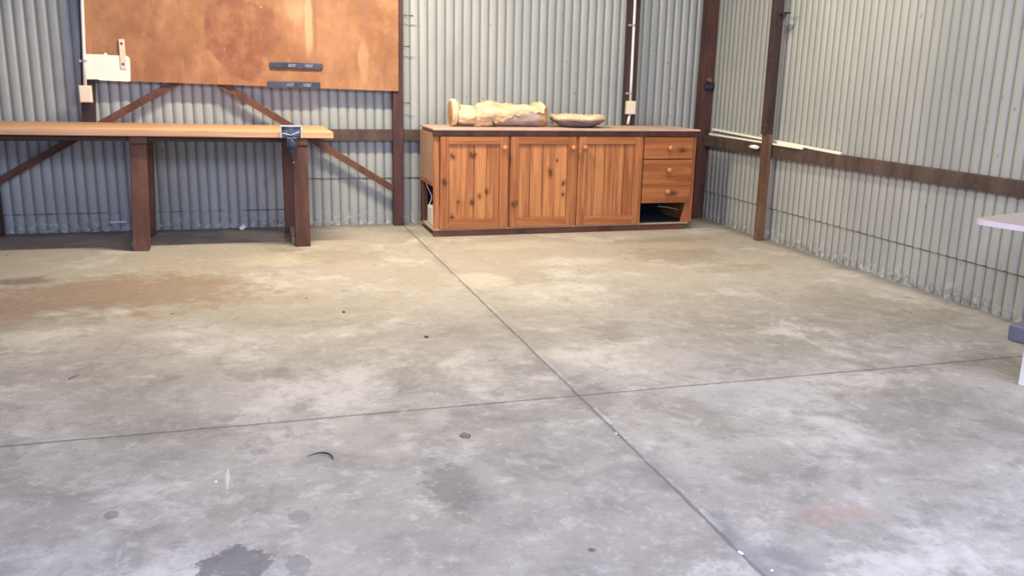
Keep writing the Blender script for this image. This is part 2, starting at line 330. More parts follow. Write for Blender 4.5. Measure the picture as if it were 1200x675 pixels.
def box(bm, x0, x1, y0, y1, z0, z1, bev=.004, tone=None, mat=None, seg=2):
    t = bmesh.new(); bmesh.ops.create_cube(t, size=1)
    for v in t.verts: v.co = Vector(((x0 + x1) / 2 + v.co.x * (x1 - x0), (y0 + y1) / 2 + v.co.y * (y1 - y0), (z0 + z1) / 2 + v.co.z * (z1 - z0)))
    if bev: bmesh.ops.bevel(t, geom=t.edges[:], offset=bev, segments=seg, affect='EDGES', profile=.6)
    if mat is not None: 
        M4 = mat
        for v in t.verts: v.co = M4 @ v.co
    return merge(bm, t, tone)
def beam(bm, a, b_, wid, thk, normal=(0, 1, 0), bev=.003):
    """square bar from a to b_; thk along normal, wid across"""
    a, b_ = Vector(a), Vector(b_); d = (b_ - a); L = d.length; d.normalize(); n = Vector(normal); n = (n - d * n.dot(d)).normalized(); s = d.cross(n)
    m = Matrix(((d.x, s.x, n.x, a.x), (d.y, s.y, n.y, a.y), (d.z, s.z, n.z, a.z), (0, 0, 0, 1)))
    return box(bm, 0, L, -wid / 2, wid / 2, -thk / 2, thk / 2, bev, mat=m)
def tube(bm, pts, r, seg=10, closed_ends=True):
    t = bmesh.new(); pts = [Vector(p) for p in pts]; rings = []
    for i, p in enumerate(pts):
        d = (pts[min(i + 1, len(pts) - 1)] - pts[max(i - 1, 0)]).normalized()
        n = d.cross(Vector((.3, .2, 1) if abs(d.z) < .9 else (1, .2, 0))).normalized(); s = d.cross(n)
        rr = r[i] if isinstance(r, (list, tuple)) else r
        rings.append([t.verts.new(p + (n * math.cos(2 * PI * k / seg) + s * math.sin(2 * PI * k / seg)) * rr) for k in range(seg)])
    for a, c in zip(rings, rings[1:]):
        for k in range(seg): t.faces.new((a[k], a[(k + 1) % seg], c[(k + 1) % seg], c[k]))
    if closed_ends: t.faces.new(rings[0][::-1]); t.faces.new(rings[-1])
    bmesh.ops.recalc_face_normals(t, faces=t.faces); return merge(bm, t)
def lathe(bm, prof, M4, seg=20, fn=None):
    """profile (r, h) turned round local z, placed by M4"""
    t = bmesh.new(); rings = []
    for (r, h) in prof:
        ring = []
        for k in range(seg):
            a = 2 * PI * k / seg; rr, hh = (r, h) if fn is None else fn(r, h, a)
            ring.append(t.verts.new(M4 @ Vector((rr * math.cos(a), rr * math.sin(a), hh))))
        rings.append(ring)
    for a, c in zip(rings, rings[1:]):
        for k in range(seg): t.faces.new((a[k], a[(k + 1) % seg], c[(k + 1) % seg], c[k]))
    t.faces.new(rings[0][::-1]); t.faces.new(rings[-1])
    bmesh.ops.recalc_face_normals(t, faces=t.faces); return merge(bm, t)
def T(x, y, z): return Matrix.Translation((x, y, z))
def facing(x, y, z): return T(x, y, z) @ Matrix.Rotation(PI / 2, 4, 'X')      # local z -> world -y (towards the front)

# ------------------------------------------------------------------ the shed
PITCH = .076
def wx(y): return 4.052 + max(0, .0195 * (y - 3.7))            # inner face of the right wall
YB = 7.489
def corrugated(along, u0, u1, z0, z1, base, org, depth=.009, thick=.0012, step=10):
    """base(u) -> point at floor level and inward normal"""
    bm = bmesh.new(); n = int((u1 - u0) / PITCH * step); cols = []
    for i in range(n + 1):
        u = u0 + (u1 - u0) * i / n; p, nn = base(u)
        c = .5 + .5 * math.cos(2 * PI * (u - org) / PITCH); d = depth * c ** 2.6
        q = p - nn * d
        cols.append([bm.verts.new((q.x, q.y, z)) for z in (z0, z1)])
    for a, c in zip(cols, cols[1:]): bm.faces.new((a[0], c[0], c[1], a[1]))
    bmesh.ops.recalc_face_normals(bm, faces=bm.faces)
    for f in bm.faces: f.smooth = True
    return bm
bk = lambda off: (lambda u: (Vector((u, YB + off, 0)), Vector((0, -1, 0))))
rt = lambda off: (lambda u: (Vector((wx(u) + off, u, 0)), Vector((-1, 0, 0))))
XO, YO = 1.561, 6.0535
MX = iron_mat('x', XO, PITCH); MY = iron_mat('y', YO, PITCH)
bm = corrugated('x', -4, 4.16, .40, 3.3, bk(0), XO)
for (u0, u1, z) in ((-4, -.9, .155), (-.9, .3, .145), (.3, 4.16, .405)):
    if z < .4: merge(bm, corrugated('x', u0, u1, z, .405, bk(.001), XO))
    merge(bm, corrugated('x', u0, u1, 0, z + .012, bk(.007), XO))
for f in bm.faces: f.smooth = True
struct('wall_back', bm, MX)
bm = corrugated('y', -1.3, 7.5, .262, 3.3, rt(0), YO); merge(bm, corrugated('y', -1.3, 7.5, 0, .274, rt(.007), YO))
for f in bm.faces: f.smooth = True
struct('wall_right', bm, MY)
bm = corrugated('y', -1.3, 7.5, 0, 3.3, lambda u: (Vector((-4, u, 0)), Vector((1, 0, 0))), YO)
for f in bm.faces: f.smooth = True
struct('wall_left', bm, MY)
bm = B(); box(bm, -4.1, 4.3, -1.3, 7.6, -.12, 0, 0); struct('floor', bm, M['floor'], origin=(0, 0, 0))
bm = B(); box(bm, -4.1, 4.3, -1.3, 7.6, 3.3, 3.33, 0); struct('ceiling', bm, M['roof'])

# wall posts
def post(name, mat, label, x0, x1, y0, y1, z0, z1, lean=0, bolts=()):
    bm = B(); box(bm, x0, x1, y0, y1, z0, z1, .006)
    for v in bm.verts: v.co.x += lean * (v.co.z - z0)
    t = thing('wall_post', label, 'post', ((x0 + x1) / 2, (y0 + y1) / 2, z0)) if bolts else None
    o = obj('shaft' if t else 'wall_post', bm, mat, t)
    for (pa, pb, r) in bolts:
        bb = B(); tube(bb, [pa, Vector(pa).lerp(Vector(pb), .7)], r, 8); tube(bb, [Vector(pa).lerp(Vector(pb), .7), pb], r * 1.7, 6)
        obj('bolt', bb, M['screw'], t)
    return t or tag(o, label, 'post')
post('p', M['darkpost'], 'dark wall post stub behind the left end of the brown board carrying a switch box', -1.225, -1.135, 7.385, 7.465, .735, 3.3, .062)
post('p', M['post'], 'rusty red-brown wall post between bench and cabinet', 1.165, 1.25, 7.385, 7.465, 0, 3.3, 0.004,
     [((1.252, 7.41, 1.745), (1.345, 7.40, 1.745), .004), ((1.252, 7.41, 1.50), (1.315, 7.40, 1.50), .005), ((1.252, 7.41, 1.045), (1.31, 7.40, 1.04), .005)])
post('p', M['darkpost'], 'dark wall post behind the pine cabinet with a white conduit running down it', 3.288, 3.385, 7.385, 7.465, 0, 3.3, -.004)
t = post('p', M['post'], 'dark red-brown corner post beside the right end of the cabinet', 4.005, 4.118, 7.34, 7.445, 0, 3.3, .01,
     [((4.05, 7.34, 1.28), (4.05, 7.27, 1.285), .013)])
bm = B(); box(bm, 4.03, 4.12, 7.30, 7.345, 1.205, 1.245, .004); obj('bracket', bm, M['gun'], t)
t = thing('wall_post', 'brown post standing in front of the right wall rail, lower half paler', 'post', (4.01, 6.2, 0))
bm = B(); box(bm, 3.975, 4.036, 6.165, 6.225, 0, .87, .005); obj('lower_shaft', bm, M['brownpost'], t)
bm = B(); box(bm, 3.962, 4.034, 6.165, 6.232, .865, 3.3, .005); obj('upper_shaft', bm, M['darkpost'], t)
bm = B(); box(bm, 3.985, 4.03, 6.06, 6.165, 1.79, 1.80, .001); beam(bm, (4.0, 6.16, 1.70), (4.0, 6.08, 1.79), .02, .006, (1, 0, 0)); obj('bracket', bm, M['gun'], t)
post('p', M['darkpost'], 'dark stub post at the far left edge under the workbench', -1.93, -1.845, 7.385, 7.465, 0, .78)

# rails and braces
bm = B(); box(bm, -3.9, 4.0, 7.415, 7.468, .724, .819, .005)
tag(obj('wall_rail', bm, M['girt']), 'dark horizontal timber rail along the back wall behind bench and cabinet', 'rail')
bm = B(); a = (wx(7.33) - .035, 7.33, .733); c = (wx(-1) - .035, -1, .733); beam(bm, a, c, .094, .05, (1, 0, 0), .005)
tag(obj('wall_rail', bm, M['girt']), 'dark horizontal timber rail along the right wall', 'rail')
bm = B(); beam(bm, (-1.84, 7.407, .42), (-.385, 7.407, 1.257), .055, .010); beam(bm, (-1.84, 7.396, .395), (-.385, 7.396, 1.232), .010, .022)
tag(obj('diagonal_brace', bm, M['leg']), 'rusty diagonal steel brace rising right behind the left half of the bench', 'brace')
bm = B(); beam(bm, (-.325, 7.407, 1.253), (1.16, 7.407, .322), .055, .010); beam(bm, (-.325, 7.396, 1.228), (1.155, 7.396, .300), .010, .022)
tag(obj('diagonal_brace', bm, M['leg']), 'rusty diagonal steel brace falling right to the post beside the cabinet', 'brace')

# ------------------------------------------------------------------ the brown board and what hangs on it
bm = B(); box(bm, 0, 1, 7.367, 7.374, 0, 1, .0)
for v in bm.verts:
    u, w = v.co.x, v.co.z
    v.co.x = (-1.168 + .075 * w) * (1 - u) + (1.213 + .006 * w) * u; v.co.z = (1.186 * (1 - u) + 1.137 * u) * (1 - w) + 2.35 * w
tag(obj('hardboard_sheet', bm, M['board']), 'large water-stained brown hardboard sheet fixed above the workbench', 'board')
def tool_rail(x0, x1, z0, z1, sk, label, rnd):
    t = thing('tool_rail', label, 'tool rail', ((x0 + x1) / 2, 7.366, z0))
    bm = B(); box(bm, x0, x1, 7.349, 7.3655, z0, z1, .003)
    if rnd: box(bm, x1 - .02, x1 + .006, 7.350, 7.3655, z0 + .008, z1 - .008, .006)
    for v in bm.verts: v.co.z += sk * (v.co.x - x0)
    obj('bar', bm, M['railgrey'], t)
    for (a, b_) in ((.32, .47), (.64, .80)):
        bm = B(); xa, xb = x0 + (x1 - x0) * a, x0 + (x1 - x0) * b_
        box(bm, xa, xb, 7.345, 7.351, z0 + .012, z1 - .012, .002)
        for v in bm.verts: v.co.z += sk * (v.co.x - x0); v.co.x += (v.co.z - z0) * .4
        obj('rail_highlight', bm, M['railhi'], t)  # lighter plate painting a highlight on the bar
tool_rail(.185, .592, 1.30, 1.349, -.008, 'upper charcoal magnetic tool rail on the brown board', True)
tool_rail(.165, .573, 1.148, 1.200, -.004, 'lower charcoal magnetic tool rail along the bottom edge of the brown board', False)

t = thing('cover_panel', 'cream sheet panel with rounded corners at the lower left of the brown board', 'panel', (-1.0, 7.366, 1.18))
def rounded_plate(pts_r, y0, y1):
    bm = bmesh.new(); loop = []
    n = len(pts_r)
    for i, (x, z, r) in enumerate(pts_r):
        p = Vector((x, z)); a = Vector(pts_r[i - 1][:2]); c = Vector(pts_r[(i + 1) % n][:2])
        if r <= 0: loop.append(p); continue
        d1 = (a - p).normalized(); d2 = (c - p).normalized()
        for k in range(6):
            s = k / 5; loop.append((p + d1 * r) * (1 - s) ** 2 + p * 2 * s * (1 - s) + (p + d2 * r) * s * s)
    f0 = [bm.verts.new((q.x, y0, q.y)) for q in loop]; f1 = [bm.verts.new((q.x, y1, q.y)) for q in loop]
    bm.faces.new(f0); bm.faces.new(f1[::-1])
    for i in range(len(loop)): j = (i + 1) % len(loop); bm.faces.new((f0[i], f0[j], f1[j], f1[i]))
    bmesh.ops.recalc_face_normals(bm, faces=bm.faces); return bm
obj('sheet', rounded_plate([(-1.165, 1.372, .02), (-1.02, 1.372, 0), (-1.01, 1.385, 0), (-1.0, 1.385, 0), (-.99, 1.368, 0), (-.838, 1.368, .04), (-.847, 1.176, .012), (-1.06, 1.182, 0), (-1.08, 1.19, 0), (-1.172, 1.186, .005)], 7.357, 7.366), M['cream'], t)
t = thing('fixing_strap', 'narrow cream wooden strap screwed over the cream panel', 'strap', (-.88, 7.35, 1.27))
bm = B(); box(bm, -.907, -.866, 7.347, 7.357, 1.268, 1.487, .004)
obj('strip', bm, M['creamw'], t)
for z in (1.455, 1.305):
    bm = B(); lathe(bm, [(.010, 0), (.010, .003), (.006, .005)], facing(-.887, 7.347, z), 10); obj('screw', bm, M['screw'], t)

def conduit(label, blabel, x0, x1, ztop, zbox, x_low=None, clips=(), yp=7.385, boxw=.088, boxh=.125):
    t = thing('conduit_pipe', label, 'conduit', (x1, yp - .012, zbox))
    pts = [(x1 + (x0 - x1) * k / 6, yp - .0125, zbox + (ztop - zbox) * k / 6) for k in range(7)]
    bm = B(); tube(bm, pts, .0125, 12); obj('pipe', bm, M['white'], t, smooth=True)
    if x_low:
        bm = B(); tube(bm, [(x1, yp - .0125, zbox - boxh), (x_low, yp - .0125, .875)], .0125, 12); obj('pipe', bm, M['white'], t, smooth=True)
    for (x, z) in clips:
        bm = B(); box(bm, x - .045, x + .016, yp - .005, yp, z - .010, z + .010, .002); tube(bm, [(x, yp - .013, z - .01), (x, yp - .013, z + .01)], .0155, 12)
        lathe(bm, [(.008, 0), (.008, .006), (.004, .008)], facing(x - .034, yp - .005, z), 8); obj('clip', bm, M['steel'], t)
    t2 = thing('switch_box', blabel, 'switch box', (x1, yp, zbox - boxh))
    bm = B(); box(bm, x1 - boxw / 2, x1 + boxw / 2, yp - .045, yp - .002, zbox - boxh, zbox, .006); obj('body', bm, M['box'], t2)
    bm = B(); box(bm, x1 - boxw / 2 + .006, x1 + boxw / 2 - .006, yp - .050, yp - .044, zbox - boxh + .006, zbox - .006, .003); obj('cover', bm, M['box'], t2)
conduit('white conduit running down to the switch box left of the brown board', 'cream switch box on the dark post above the bench',
        -1.10, -1.163, 2.4, 1.142, None, [(-1.155, 1.32)], yp=7.357)
conduit('white conduit on the dark post behind the cabinet', 'cream switch box on the dark post above the cabinet',
        3.312, 3.318, 2.4, 1.084, 3.305, [(3.313, 1.74), (3.318, 1.15)], boxw=.088, boxh=.118)

# ------------------------------------------------------------------ workbench
t = thing('workbench', 'long timber workbench with orange plank top on red-brown posts', 'workbench', (-.6, 6.95, 0))
def tiltz(bm, x0=.59, k=-.011):
    for v in bm.verts: v.co.z += k * (v.co.x - x0)
bm = B(); 
for i, (y0, y1, tn) in enumerate(((6.56, 6.83, .12), (6.832, 7.10, -.02), (7.102, 7.382, .06))): box(bm, -3.3, .592 + (.004, -.003, .0)[i], y0, y1, .804, .849, .005, tn)
tiltz(bm); obj('top', bm, M['benchtop'], t)
bm = B(); box(bm, -3.25, .50, 6.635, 6.68, .765, .803, .003); box(bm, -3.25, .50, 7.26, 7.305, .765, .803, .003); tiltz(bm); obj('apron', bm, M['benchunder'], t)
for (x, y, e) in ((-.780, 6.61, 0), (.352, 6.575, 0), (-2.6, 6.62, 0)):
    dz = -.011 * (x - .59); w = .055; ln = .035 if x < 0 else 0.0
    def lean(bm):
        for v in bm.verts: v.co.x += ln * (v.co.z / .8)
        return bm
    bm = B(); box(bm, x - w, x + w, y, y + .105, 0, .745 + dz, .007); obj('leg', lean(bm), M['leg'], t)
    bm = B(); sh = -.012 if x < 0 else -.056
    box(bm, x - w + .006 + sh, x + w - .006 + sh, y + .60, y + .70, 0, .745 + dz, .007); obj('leg', lean(bm), M['leg'], t)
    bm = B(); box(bm, x - w - .004, x + w + .004, y - .006, y + .72, .748 + dz, .8 + dz, .006)
    obj('cross_bearer', lean(bm), M['leg'], t)
    bm = B(); box(bm, x - w + .01 - .03, x + w - .02 - .03, y + .107, y + .599, 0, .055, .005); obj('foot_rail', bm, M['sled'], t)

# vice
t = thing('bench_vice', 'dark blue-grey bench vice clamped to the front edge of the workbench', 'vice', (.29, 6.54, .72))
bm = B(); box(bm, .222, .362, 6.505, 6.535, .815, .895, .008, seg=3); obj('front_jaw', bm, M['visepaint'], t)
bm = B()
for (a, b_, c, d) in ((.216, .368, .891, .900), (.216, .225, .812, .894), (.359, .368, .812, .894)): box(bm, a, b_, 6.499, 6.537, c, d, .003)
beam(bm, (.23, 6.504, .845), (.29, 6.504, .832), .006, .006); beam(bm, (.29, 6.504, .832), (.352, 6.504, .856), .006, .006)
obj('jaw_edge', bm, M['rim'], t)['label'] = 'worn bright steel rim of the jaw'
bm = B(); box(bm, .235, .35, 6.562, 6.60, .8535, .893, .005); obj('rear_jaw', bm, M['gun'], t)
bm = B(); box(bm, .255, .335, 6.50, 6.558, .735, .815, .010, seg=3); box(bm, .268, .322, 6.508, 6.60, .70, .745, .008); obj('body', bm, M['gun'], t)
bm = B(); tube(bm, [(.293, 6.505, .775), (.293, 6.455, .775)], .014, 14); lathe(bm, [(.02, 0), (.024, .006), (.024, .024), (.018, .03)], facing(.293, 6.465, .775), 16); obj('screw', bm, M['gun'], t, smooth=False)
bm = B(); tube(bm, [(.290, 6.445, .79), (.298, 6.445, .64)], .006, 8); lathe(bm, [(.006, -.01), (.011, -.004), (.011, .004), (.006, .01)], T(.298, 6.445, .637), 10); lathe(bm, [(.006, -.01), (.011, -.004), (.011, .004), (.006, .01)], T(.29, 6.445, .795), 10)
obj('handle', bm, M['gun'], t)

# ------------------------------------------------------------------ pine cabinet
FY = 6.80
t = thing('pine_cabinet', 'long honey-pine cabinet with three board doors, drawers and an empty drawer slot', 'cabinet', (2.55, 7.1, 0))
bm = B(); box(bm, 1.392, 3.64, FY + .005, FY + .03, 0, .056, .003); box(bm, 1.44, 3.6, 7.33, 7.36, 0, .04, .003); box(bm, 3.615, 3.64, FY + .03, 7.34, 0, .05, .003); obj('plinth', bm, M['plinth'], t)
bm = B(); box(bm, 1.388, 3.722, FY - .022, 7.374, .852, .866, .003); box(bm, 1.41, 3.70, FY + .014, 7.36, .826, .853, .001); obj('worktop', bm, M['ctop'], t)
bm = B(); box(bm, 1.387, 3.723, FY - .02, FY + .012, .806, .852, .004); obj('front_edge', bm, M['cedge'], t)
bm = B(); box(bm, 1.392, 1.408, FY + .025, 7.372, .445, .826, .002); obj('side_panel', bm, M['cside'], t)['label'] = 'plain pinkish-brown board covering the upper left end'
bm = B(); box(bm, 1.388, 1.43, FY + .025, 7.372, .405, .447, .003); obj('side_rail', bm, M['stile'], t)
bm = B(); box(bm, 1.392, 1.44, 7.27, 7.37, .045, .405, .004); obj('rear_stile', bm, M['leg'], t)
bm = B(); box(bm, 1.394, 3.68, FY + .03, 7.37, .04, .060, .002); obj('bottom_shelf', bm, M['shelf'], t)
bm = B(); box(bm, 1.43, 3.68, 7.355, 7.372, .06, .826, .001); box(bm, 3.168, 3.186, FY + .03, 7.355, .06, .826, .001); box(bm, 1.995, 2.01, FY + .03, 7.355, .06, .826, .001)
box(bm, 3.186, 3.66, FY + .03, 7.355, .246, .258, .001); box(bm, 3.187, 3.671, FY + .03, 7.354, .0602, .064, .001); obj('carcass', bm, M['cdark'], t)  # thin dark liner paints shade onto the slot floor
bm = B(); box(bm, 3.672, 3.70, FY + .022, 7.372, .058, .826, .003); obj('side_panel', bm, M['stile'], t)
# face frame
for (a, b_) in ((1.392, 1.440), (2.004, 2.020), (2.585, 2.612), (3.185, 3.205), (3.668, 3.702)):
    obj('frame_stile', box(B(), a, b_, FY - .0, FY + .024, .062, .808, .002, random.uniform(-.1, .1)), M['stile'], t)
bm = B(); box(bm, 1.44, 3.668, FY + .001, FY + .024, .800, .823, .002); obj('top_rail', bm, M['rail'], t)
bm = B(); box(bm, 1.392, 3.668, FY - .003, FY + .024, .052, .062, .002); obj('sill', bm, M['shelf'], t)
def knob(x, z, y, parent):
    bm = B(); lathe(bm, [(.011, -.002), (.010, .008), (.012, .014), (.020, .020), (.0235, .030), (.021, .040), (.012, .046), (.003, .047)], facing(x, y, z), 18)
    obj('knob', bm, M['knob'], parent, smooth=True)
def door(x0, x1, z0, z1, kx, nb, tones):
    y = FY - .012; st = .066
    d = obj('door', box(B(), x0 + .002, x1 - .002, y + .016, y + .022, z0, z1, .001), M['stile'], t)
    for (a, b_) in ((x0, x0 + st), (x1 - st, x1)):
        obj('stile', box(B(), a, b_, y - .008, y + .016, z0, z1, .004, random.uniform(-.15, .1)), M['stile'], d)
    for (a, b_) in ((z1 - .062, z1), (z0, z0 + .078)):
        obj('rail', box(B(), x0 + st, x1 - st, y - .007, y + .016, a, b_, .004, random.uniform(-.15, .1)), M['rail'], d)
    bm = B(); w = (x1 - x0 - 2 * st) / nb
    for i in range(nb): box(bm, x0 + st + i * w + .0012, x0 + st + (i + 1) * w - .0012, y + .006, y + .018, z0 + .076, z1 - .060, .0045, tones[i % len(tones)])
    obj('board_panel', bm, M['pine'], d)
    knob(kx, .716, y - .008, d)
door(1.444, 2.000, .064, .803, 1.968, 4, (.15, .02, .12, -.05))
door(2.024, 2.584, .064, .803, 2.556, 4, (.0, .22, .10, .2))
door(2.614, 3.184, .064, .803, 2.66, 5, (-.05, .1, .02, .08, -.08))
def drawer(z0, z1, knobs, tones):
    x0, x1 = 3.208, 3.664; y = FY - .012; n = len(tones); h = (z1 - z0) / n
    bm = B(); box(bm, x0 + .003, x1 - .003, y + .012, y + .02, z0 + .002, z1 - .002, 0, tones[0])
    for i in range(n): box(bm, x0, x1, y - .006, y + .013, z0 + i * h, z0 + (i + 1) * h + (.0006 if i < n - 1 else 0), .0012 if n > 1 else .004, tones[i])
    d = obj('drawer', bm, M['pine_h'], t)
    for (kx, kz) in knobs: knob(kx, kz, y - .006, d)
drawer(.619, .800, [(3.438, .713)], (.02,))
drawer(.240, .612, [(3.438, .523), (3.438, .338)], (-.02, -.12, .02))
bm = B(); box(bm, 3.60, 3.668, FY - .002, FY + .02, .062, .240, .003)
for v in bm.verts:
    if v.co.x < 3.63: v.co.x += .03 if v.co.z > .15 else 0.0
obj('slot_stile', bm, M['stile'], t)
bm = B(); tube(bm, [(3.40, 6.86, .20), (3.50, 6.84, .19), (3.60, 6.85, .165)], .003, 6); obj('wire', bm, M['steel'], t)

# appliance stored in the open end
t = thing('power_adaptor_box', 'white plastic box with a cord inside the open left end of the cabinet', 'box', (1.50, 7.02, .060))
bm = B(); box(bm, 1.412, 1.60, 6.95, 7.16, .0605, .215, .014, seg=3); obj('body', bm, M['white'], t)
bm = B(); pts = [(1.425 + .02 * math.sin(k * .5) - .0, 7.15 + .02 * math.cos(k * .7), .20 + .022 * k) for k in range(10)]; tube(bm, pts, .0045, 7); obj('cord', bm, M['white'], t)

# ------------------------------------------------------------------ carved log on the cabinet
def log_surface(prof, y, zb, seg=40, amp=.006, sub=6, seedv=0, ang=None, add=0.0, rag=0.0):
    """closed log turned along x; prof = [(x, r)], every ring rests on zb"""
    P = []
    for (a, b_) in zip(prof, prof[1:]):
        for k in range(sub): s = k / sub; s2 = s * s * (3 - 2 * s); P.append((a[0] + (b_[0] - a[0]) * s, a[1] + (b_[1] - a[1]) * s2))
    P.append(prof[-1]); bm = bmesh.new(); rings = []
    for (x, r) in P:
        ring = []
        for k in range(seg):
            a = 2 * PI * k / seg; q = Vector((x * 5, math.cos(a) * 1.2, math.sin(a) * 1.2 + seedv))
            rr = r + add + amp * 2 * mnoise.noise(q * 1.6) + amp * mnoise.noise(q * 5)
            xx = x + (rag * mnoise.noise(Vector((math.cos(a) * 2, math.sin(a) * 2, 5))) if x > prof[-1][0] - .05 else 0)
            zc = zb + r + amp
            ring.append(bm.verts.new((xx, y + rr * math.cos(a), max(zb + .0005, zc + rr * math.sin(a)))))
        rings.append(ring)
    return bm, rings
LY, LZ = 7.10, .866
t = thing('carved_log', 'pale peeled log with a flared round end lying on the cabinet top', 'log', (2.0, LY, LZ))
bm, rings = log_surface([(1.655, .082), (1.70, .079), (1.76, .076), (1.80, .082), (1.88, .095), (2.0, .090), (2.2, .086), (2.33, .090), (2.38, .078)], LY, LZ, amp=.005, rag=.035)
for a, c in zip(rings, rings[1:]):
    for k in range(40): bm.faces.new((a[k], a[(k + 1) % 40], c[(k + 1) % 40], c[k]))
bm.faces.new(rings[0][::-1]); bm.faces.new(rings[-1]); bmesh.ops.recalc_face_normals(bm, faces=bm.faces)
obj('core', bm, M['logcore'], t, smooth=True)
# flared turned end
bm = B(); X = Matrix.Rotation(PI / 2, 4, 'Y')
lathe(bm, [(.030, -.001), (.085, .0), (.106, .004), (.112, .018), (.108, .040), (.092, .056), (.080, .075)], T(1.592, LY, LZ + .1135) @ X, 36, lambda r, h, a: (r * (1 + .02 * math.sin(3 * a)), h))
obj('flared_end', bm, M['logpale'], t, smooth=True)
bm = B(); lathe(bm, [(.07, -.002), (.092, .0), (.094, .004), (.07, .006)], T(1.5895, LY, LZ + .1135) @ X, 32); obj('end_grain', bm, M['logend'], t)
# pale outer layer draped over the upper side, its torn edge hanging down the front
def shell(prof, edge, seg=56, add=.010, amp=.007, sub=14, rag=.03):
    P = []
    for (a, b_) in zip(prof, prof[1:]):
        for k in range(sub): s = k / sub; P.append((a[0] + (b_[0] - a[0]) * s, a[1] + (b_[1] - a[1]) * s * s * (3 - 2 * s)))
    P.append(prof[-1]); bm = bmesh.new(); outer, inner = [], []
    for i, (x, r) in enumerate(P):
        a0, a1 = -.15, PI + edge(x); ro, ri = [], []
        for k in range(seg + 1):
            a = a0 + (a1 - a0) * k / seg; q = Vector((x * 6, math.cos(a), math.sin(a) + 3))
            rr = r + add + amp * 2 * mnoise.noise(q * 1.5) + amp * 1.1 * mnoise.noise(q * 4) + amp * .22 * mnoise.noise(q * 11); zc = LZ + r + .004
            xx = x + (rag * mnoise.noise(Vector((a * 2.2, 1, 5))) if i == len(P) - 1 else 0)
            for (lst, rad) in ((ro, rr), (ri, rr - .012)): lst.append(bm.verts.new((xx, LY + rad * math.cos(a), max(LZ + .001, zc + rad * math.sin(a)))))
        outer.append(ro); inner.append(ri)
    n = len(P)
    for i in range(n - 1):
        for k in range(seg):
            bm.faces.new((outer[i][k], outer[i][k + 1], outer[i + 1][k + 1], outer[i + 1][k])); bm.faces.new((inner[i][k], inner[i + 1][k], inner[i + 1][k + 1], inner[i][k + 1]))
        for k in (0, seg): bm.faces.new((outer[i][k], outer[i + 1][k], inner[i + 1][k], inner[i][k]))
    for i in (0, n - 1):
        for k in range(seg): bm.faces.new((outer[i][k], outer[i][k + 1], inner[i][k + 1], inner[i][k]))
    bmesh.ops.recalc_face_normals(bm, faces=bm.faces); return bm
def edge1(x):
    if x < 1.92: return 1.15
    if x < 1.99: return 1.15 - (x - 1.92) * 9
    return max(-.28, .50 - (x - 1.99) * 3.4) + .10 * math.sin(x * 38) + .05 * math.sin(x * 91)
obj('peeled_layer', shell([(1.785, .072), (1.83, .092), (1.91, .099), (2.02, .090), (2.2, .085), (2.29, .084), (2.35, .096), (2.375, .100)], edge1), M['logpale'], t, smooth=True)
obj('neck_layer', shell([(1.645, .082), (1.70, .076), (1.79, .074)], lambda x: .55 + .1 * math.sin(x * 30), rag=.0, add=.016), M['logpale'], t, smooth=True)
bm, rings = log_surface([(2.31, .072), (2.35, .088), (2.39, .091), (2.412, .078), (2.418, .05)], LY, LZ, amp=.009, seedv=4, rag=.03)
for a, c in zip(rings, rings[1:]):
    for k in range(40): bm.faces.new((a[k], a[(k + 1) % 40], c[(k + 1) % 40], c[k]))
bm.faces.new(rings[0][::-1]); bm.faces.new(rings[-1]); bmesh.ops.recalc_face_normals(bm, faces=bm.faces)
obj('ragged_end', bm, M['logend'], t, smooth=True)

bm = bmesh.new(); v = [bm.verts.new(q) for q in ((1.925, LY - .108, .925), (1.965, LY - .104, .872), (1.935, LY - .100, .878), (1.93, LY - .085, .92), (1.955, LY - .08, .875))]
bmesh.ops.convex_hull(bm, input=v); obj('dark_split', bm, M['black'], t)
# bowl
t = thing('carved_bowl', 'shallow rough wooden bowl with a scalloped pale rim on the cabinet top', 'bowl', (2.71, 7.10, .866))
sc = lambda amp, nn: (lambda r, h, a: (r * (1 + amp * (h / .1) * math.sin(nn * a) + .02 * mnoise.noise(Vector((math.cos(a) * 3, math.sin(a) * 3, h * 20)))), h * (1 + 2.2 * amp * math.sin(nn * a + 1) + .04 * math.sin(5 * a))))
bm = B(); lathe(bm, [(.02, 0), (.125, 0), (.145, .006), (.185, .028), (.222, .052), (.238, .066), (.20, .06), (.02, .03)], T(2.71, 7.10, .866), 56, sc(.012, 22)); obj('dish', bm, M['bowlout'], t, smooth=True)
bm = B(); lathe(bm, [(.19, .058), (.232, .064), (.240, .072), (.234, .092), (.222, .102), (.208, .096), (.19, .068)], T(2.71, 7.10, .866), 72, sc(.020, 30)); obj('rim', bm, M['bowlin'], t, smooth=True)

# ------------------------------------------------------------------ white strips and scrap on the right rail
def strip(label, pts, w, h):
    bm = B()
    for a, c in zip(pts, pts[1:]): beam(bm, a, c, w, h, (0, 0, 1), .002)
    tag(obj('trim_strip', bm, M['cream']), label, 'strip')
rx = lambda y, o: wx(y) - o
strip('long cream trim strip lying on the right wall rail against the iron', [(rx(7.25, .014), 7.25, .842), (rx(6.2, .014), 6.2, .812), (rx(5.32, .03), 5.32, .789)], .022, .018)
strip('cream trim strip along the outer edge of the right wall rail, ending just past the brown post', [(rx(7.25, .046), 7.25, .800), (rx(6.4, .048), 6.4, .793), (rx(5.76, .052), 5.76, .7885)], .018, .015)
strip('short bent cream strip end lying between the other two on the right wall rail', [(rx(6.1, .040), 6.12, .800), (rx(5.7, .045), 5.72, .800)], .014, .008)
bm = bmesh.new(); bmesh.ops.create_icosphere(bm, subdivisions=3, radius=1)
